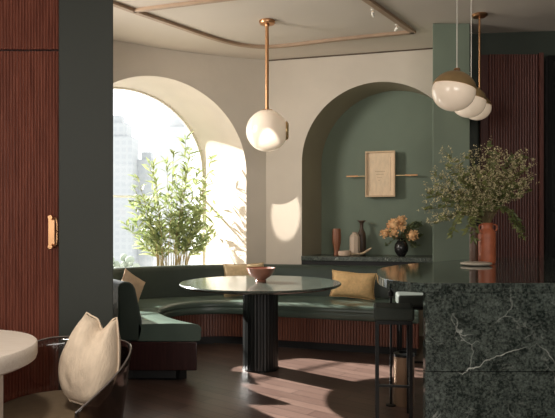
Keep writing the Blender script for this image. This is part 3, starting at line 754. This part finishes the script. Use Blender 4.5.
# ------------------------------------------------------------------ front-left table and chair
nt_ = thing('side_table', 'pale wood round table cut off at the left edge', 'table', (-1.43, 2.42, 0))
MB().lathe([(.001, .662), (.40, .662), (.425, .675), (.43, .69), (.43, .735), (.425, .742), (.40, .743), (.001, .743)], n=72).build('tabletop', M['pale_wood'], nt_, smooth=True)
for k in range(4):
    a = -.35+k*PI/2; x, y = .365*math.cos(a), .365*math.sin(a)
    MB().box(x-.028, x+.028, y-.028, y+.028, 0, .662).build('leg', M['pale_wood'], nt_, bevel=.006)
ch = thing('tub_chair', 'smoked clear tub chair with olive brown seat tucked by the pale table', 'chair', (-1.01, 2.74, 0), 0)
th0 = R(68)                        # direction of the back
rows = []; n = 60
for i in range(n+1):
    a = th0+R(-125+250*i/n); d = abs(i/n*2-1)
    top = .665-.20*max(0, (d-.35)/.65)**1.6
    row = []
    for j in range(11):
        s = j/10; z = .30+(top-.30)*s; r = .285+.045*s
        row.append((r*math.cos(a), r*math.sin(a), z))
    rows.append(row)
mb = MB().rows(rows); mb.build('shell', M['acrylic'], ch, smooth=True, solid=.012)
mb = MB(); mb.tube([tuple(Vector(r[-1])) for r in rows], .0042, 8); mb.build('shell_rim', M['rim'], ch, smooth=True)
MB().lathe([(.001, .30), (.25, .30), (.272, .315), (.277, .36), (.272, .395), (.25, .415), (.2, .424), (.001, .43)], n=56).build('seat_cushion', M['seat_olive'], ch, smooth=True, angle=60)
MB().lathe([(.27, .275), (.282, .278), (.282, .298), (.001, .299)], n=56).build('seat_frame', M['metal_black'], ch, smooth=True)
for k in range(4):
    a = th0+R(45)+k*PI/2
    MB().tube([(.22*math.cos(a), .22*math.sin(a), .28), (.26*math.cos(a), .26*math.sin(a), 0)], .014, 10, .010).build('leg', M['metal_black'], ch, smooth=True)
pillow('throw_pillow', .31, .41, .19, M['cream'], (-.835, 2.68, .63), (R(-16), R(6), R(-16)), 'cream linen cushion with a chopped top on the tub chair', seed=11, chop=.12, taper=.50, amp=.014)

# ------------------------------------------------------------------ plant in the window reveal
PX, PY, PZ = -1.31, 7.46, ZB+.055
wp = thing('window_plant', 'tall leafy green plant standing on the sill of the arched window', 'plant', (PX, PY, PZ))
MB().lathe([(.001, 0), (.17, 0), (.18, .01), (.21, .14), (.212, .16), (.20, .16), (.196, .14), (.001, .13)], n=40).build('pot', M['pot'], wp, smooth=True)
MB().lathe([(.001, .12), (.195, .132), (.195, .136), (.001, .142)], n=32).build('soil', M['soil'], wp)
K = 7.46/600
tp = [(128, 192), (120, 228), (140, 166), (150, 186), (160, 168), (178, 142), (186, 156), (194, 176), (206, 164), (211, 203), (221, 214), (206, 236), (132, 248), (150, 236), (175, 196), (190, 214), (165, 222), (136, 212), (170, 160), (200, 190), (125, 208), (182, 178), (158, 204), (144, 224), (214, 222), (180, 232), (196, 228), (168, 182), (135, 236), (212, 238), (198, 210), (188, 186), (150, 172), (134, 184), (172, 232), (182, 158), (209, 180), (128, 226), (140, 206), (217, 232)]
stems = MB(); lv = MB()
jn = Vector((-.857, -.515, 0))      # keeps leaves clear of the right jamb
jr = Vector(PW(UC-UR, 0))
def clear(p):                        # p local to the plant
    w = Vector((PX, PY, PZ))+p
    ew = Vector(WEXT); t = (w-jr).dot(ew)/ew.length_squared
    return (w-jr-ew*t).dot(Vector((-.857, -.515, 0))) > .07
for (ax, ay) in tp:
    ax += 6; ay -= 4
    tip = Vector(((ax-277.5)*K-PX, random.uniform(-.22, .22), EYE-(ay-224)*K-PZ))
    b0 = Vector((max(-.17, min(.17, tip.x*.35+random.uniform(-.08, .08))), random.uniform(-.09, .09), .135))
    mid = Vector((b0.x*.5+tip.x*.45, tip.y*.5, tip.z*.5+.08))
    pth = catmull([tuple(b0), tuple(b0.lerp(mid, .5)+Vector((-tip.x*.08, 0, .02))), tuple(mid), tuple(tip)], 9)
    stems.tube(pth, .006, 6, .002)
    for q in range(9, len(pth)):
        f = q/len(pth); d = (pth[q]-pth[q-1]).normalized()
        for _ in range(1 if f < .5 else 3):
            if random.random() < .25: continue
            ld = (d*.6+rnd_dir(-.2, .7)*.9).normalized(); L = random.uniform(.12, .21)
            if clear(pth[q]+ld*L): leaf(lv, pth[q], ld, L, random.uniform(.026, .042), random.uniform(-1, 1), random.uniform(.1, .35))
    for _ in range(4): 
        ld = rnd_dir(.2, 1)
        if clear(pth[-1]+ld*.1): leaf(lv, pth[-1], ld, random.uniform(.07, .11), .02, random.uniform(-1, 1))
stems.build('stems', M['stem'], wp, smooth=True); lv.build('foliage', M['leaf_window'], wp)

# ------------------------------------------------------------------ light
w = bpy.data.worlds.new('hazy_sky'); sc.world = w; w.use_nodes = True
w.node_tree.nodes['Background'].inputs[0].default_value = (1, 1, .99, 1)
w.node_tree.nodes['Background'].inputs[1].default_value = 2.4
def lamp(name, kind, loc, direction, energy, color=(1, 1, 1), **kw):
    L = bpy.data.lights.new(name, kind); L.energy = energy; L.color = color
    for k_, v in kw.items(): setattr(L, k_, v)
    o = bpy.data.objects.new(name, L); C.objects.link(o); o.location = loc
    o.rotation_euler = Vector(direction).to_track_quat('-Z', 'Y').to_euler()
    return o
el, az = R(25.5), R(50)
lamp('sun', 'SUN', (-6, 13, 8), (math.sin(az)*math.cos(el), -math.cos(az)*math.cos(el), -math.sin(el)), 31, (1, .96, .91), angle=R(.9))
lamp('bench_side_fill', 'AREA', (-2.74, 4.45, 2.45), (1, .36, .0), 36, (1, .95, .88), shape='RECTANGLE', size=.95, size_y=1.1, spread=R(95))  # unseen fill lamp added to brighten the back of the room
lamp('left_fill', 'AREA', (-2.9, .2, 1.9), (1, .75, -.15), 75, (1, .95, .88), shape='RECTANGLE', size=2.2, size_y=1.9)  # unseen soft fill added at the left, no window there
lamp('rear_fill', 'AREA', (.8, -2.4, 1.9), (.05, 1, -.08), 95, (1, .95, .89), shape='RECTANGLE', size=2.6, size_y=1.8)  # added fill lamp behind the camera, no window there
lamp('foreground_fill', 'SPOT', (-1.15, 1.75, 3.1), (.12, .42, -1.6), 125, (1, .93, .84), spot_size=R(62), spot_blend=.8, shadow_soft_size=.15)  # unseen spot added to brighten the near table and chair
sl = lamp('wall_patch_spot', 'SPOT', (-.45, 2.4, 3.05), (.545, 4.63, -1.69), 1100, (1, .93, .84), spot_size=R(7.2), spot_blend=.3, shadow_soft_size=.02)  # unseen spot added to throw the bright patch beside the niche
sl.scale = (.6, 1, 1)

# ------------------------------------------------------------------ camera
cam = bpy.data.cameras.new('camera'); co = bpy.data.objects.new('camera', cam); C.objects.link(co)
co.location = (0, 0, EYE); co.rotation_euler = (PI/2, 0, 0)
cam.sensor_width = 36; cam.lens = 36*600/555; cam.shift_y = 15/555; cam.clip_start = .05; cam.clip_end = 3000
sc.camera = co
sc.view_settings.view_transform = 'Standard'; sc.view_settings.look = 'None'
sc.view_settings.gamma = 1; sc.view_settings.exposure = 0.; sc.view_settings.use_curve_mapping = False
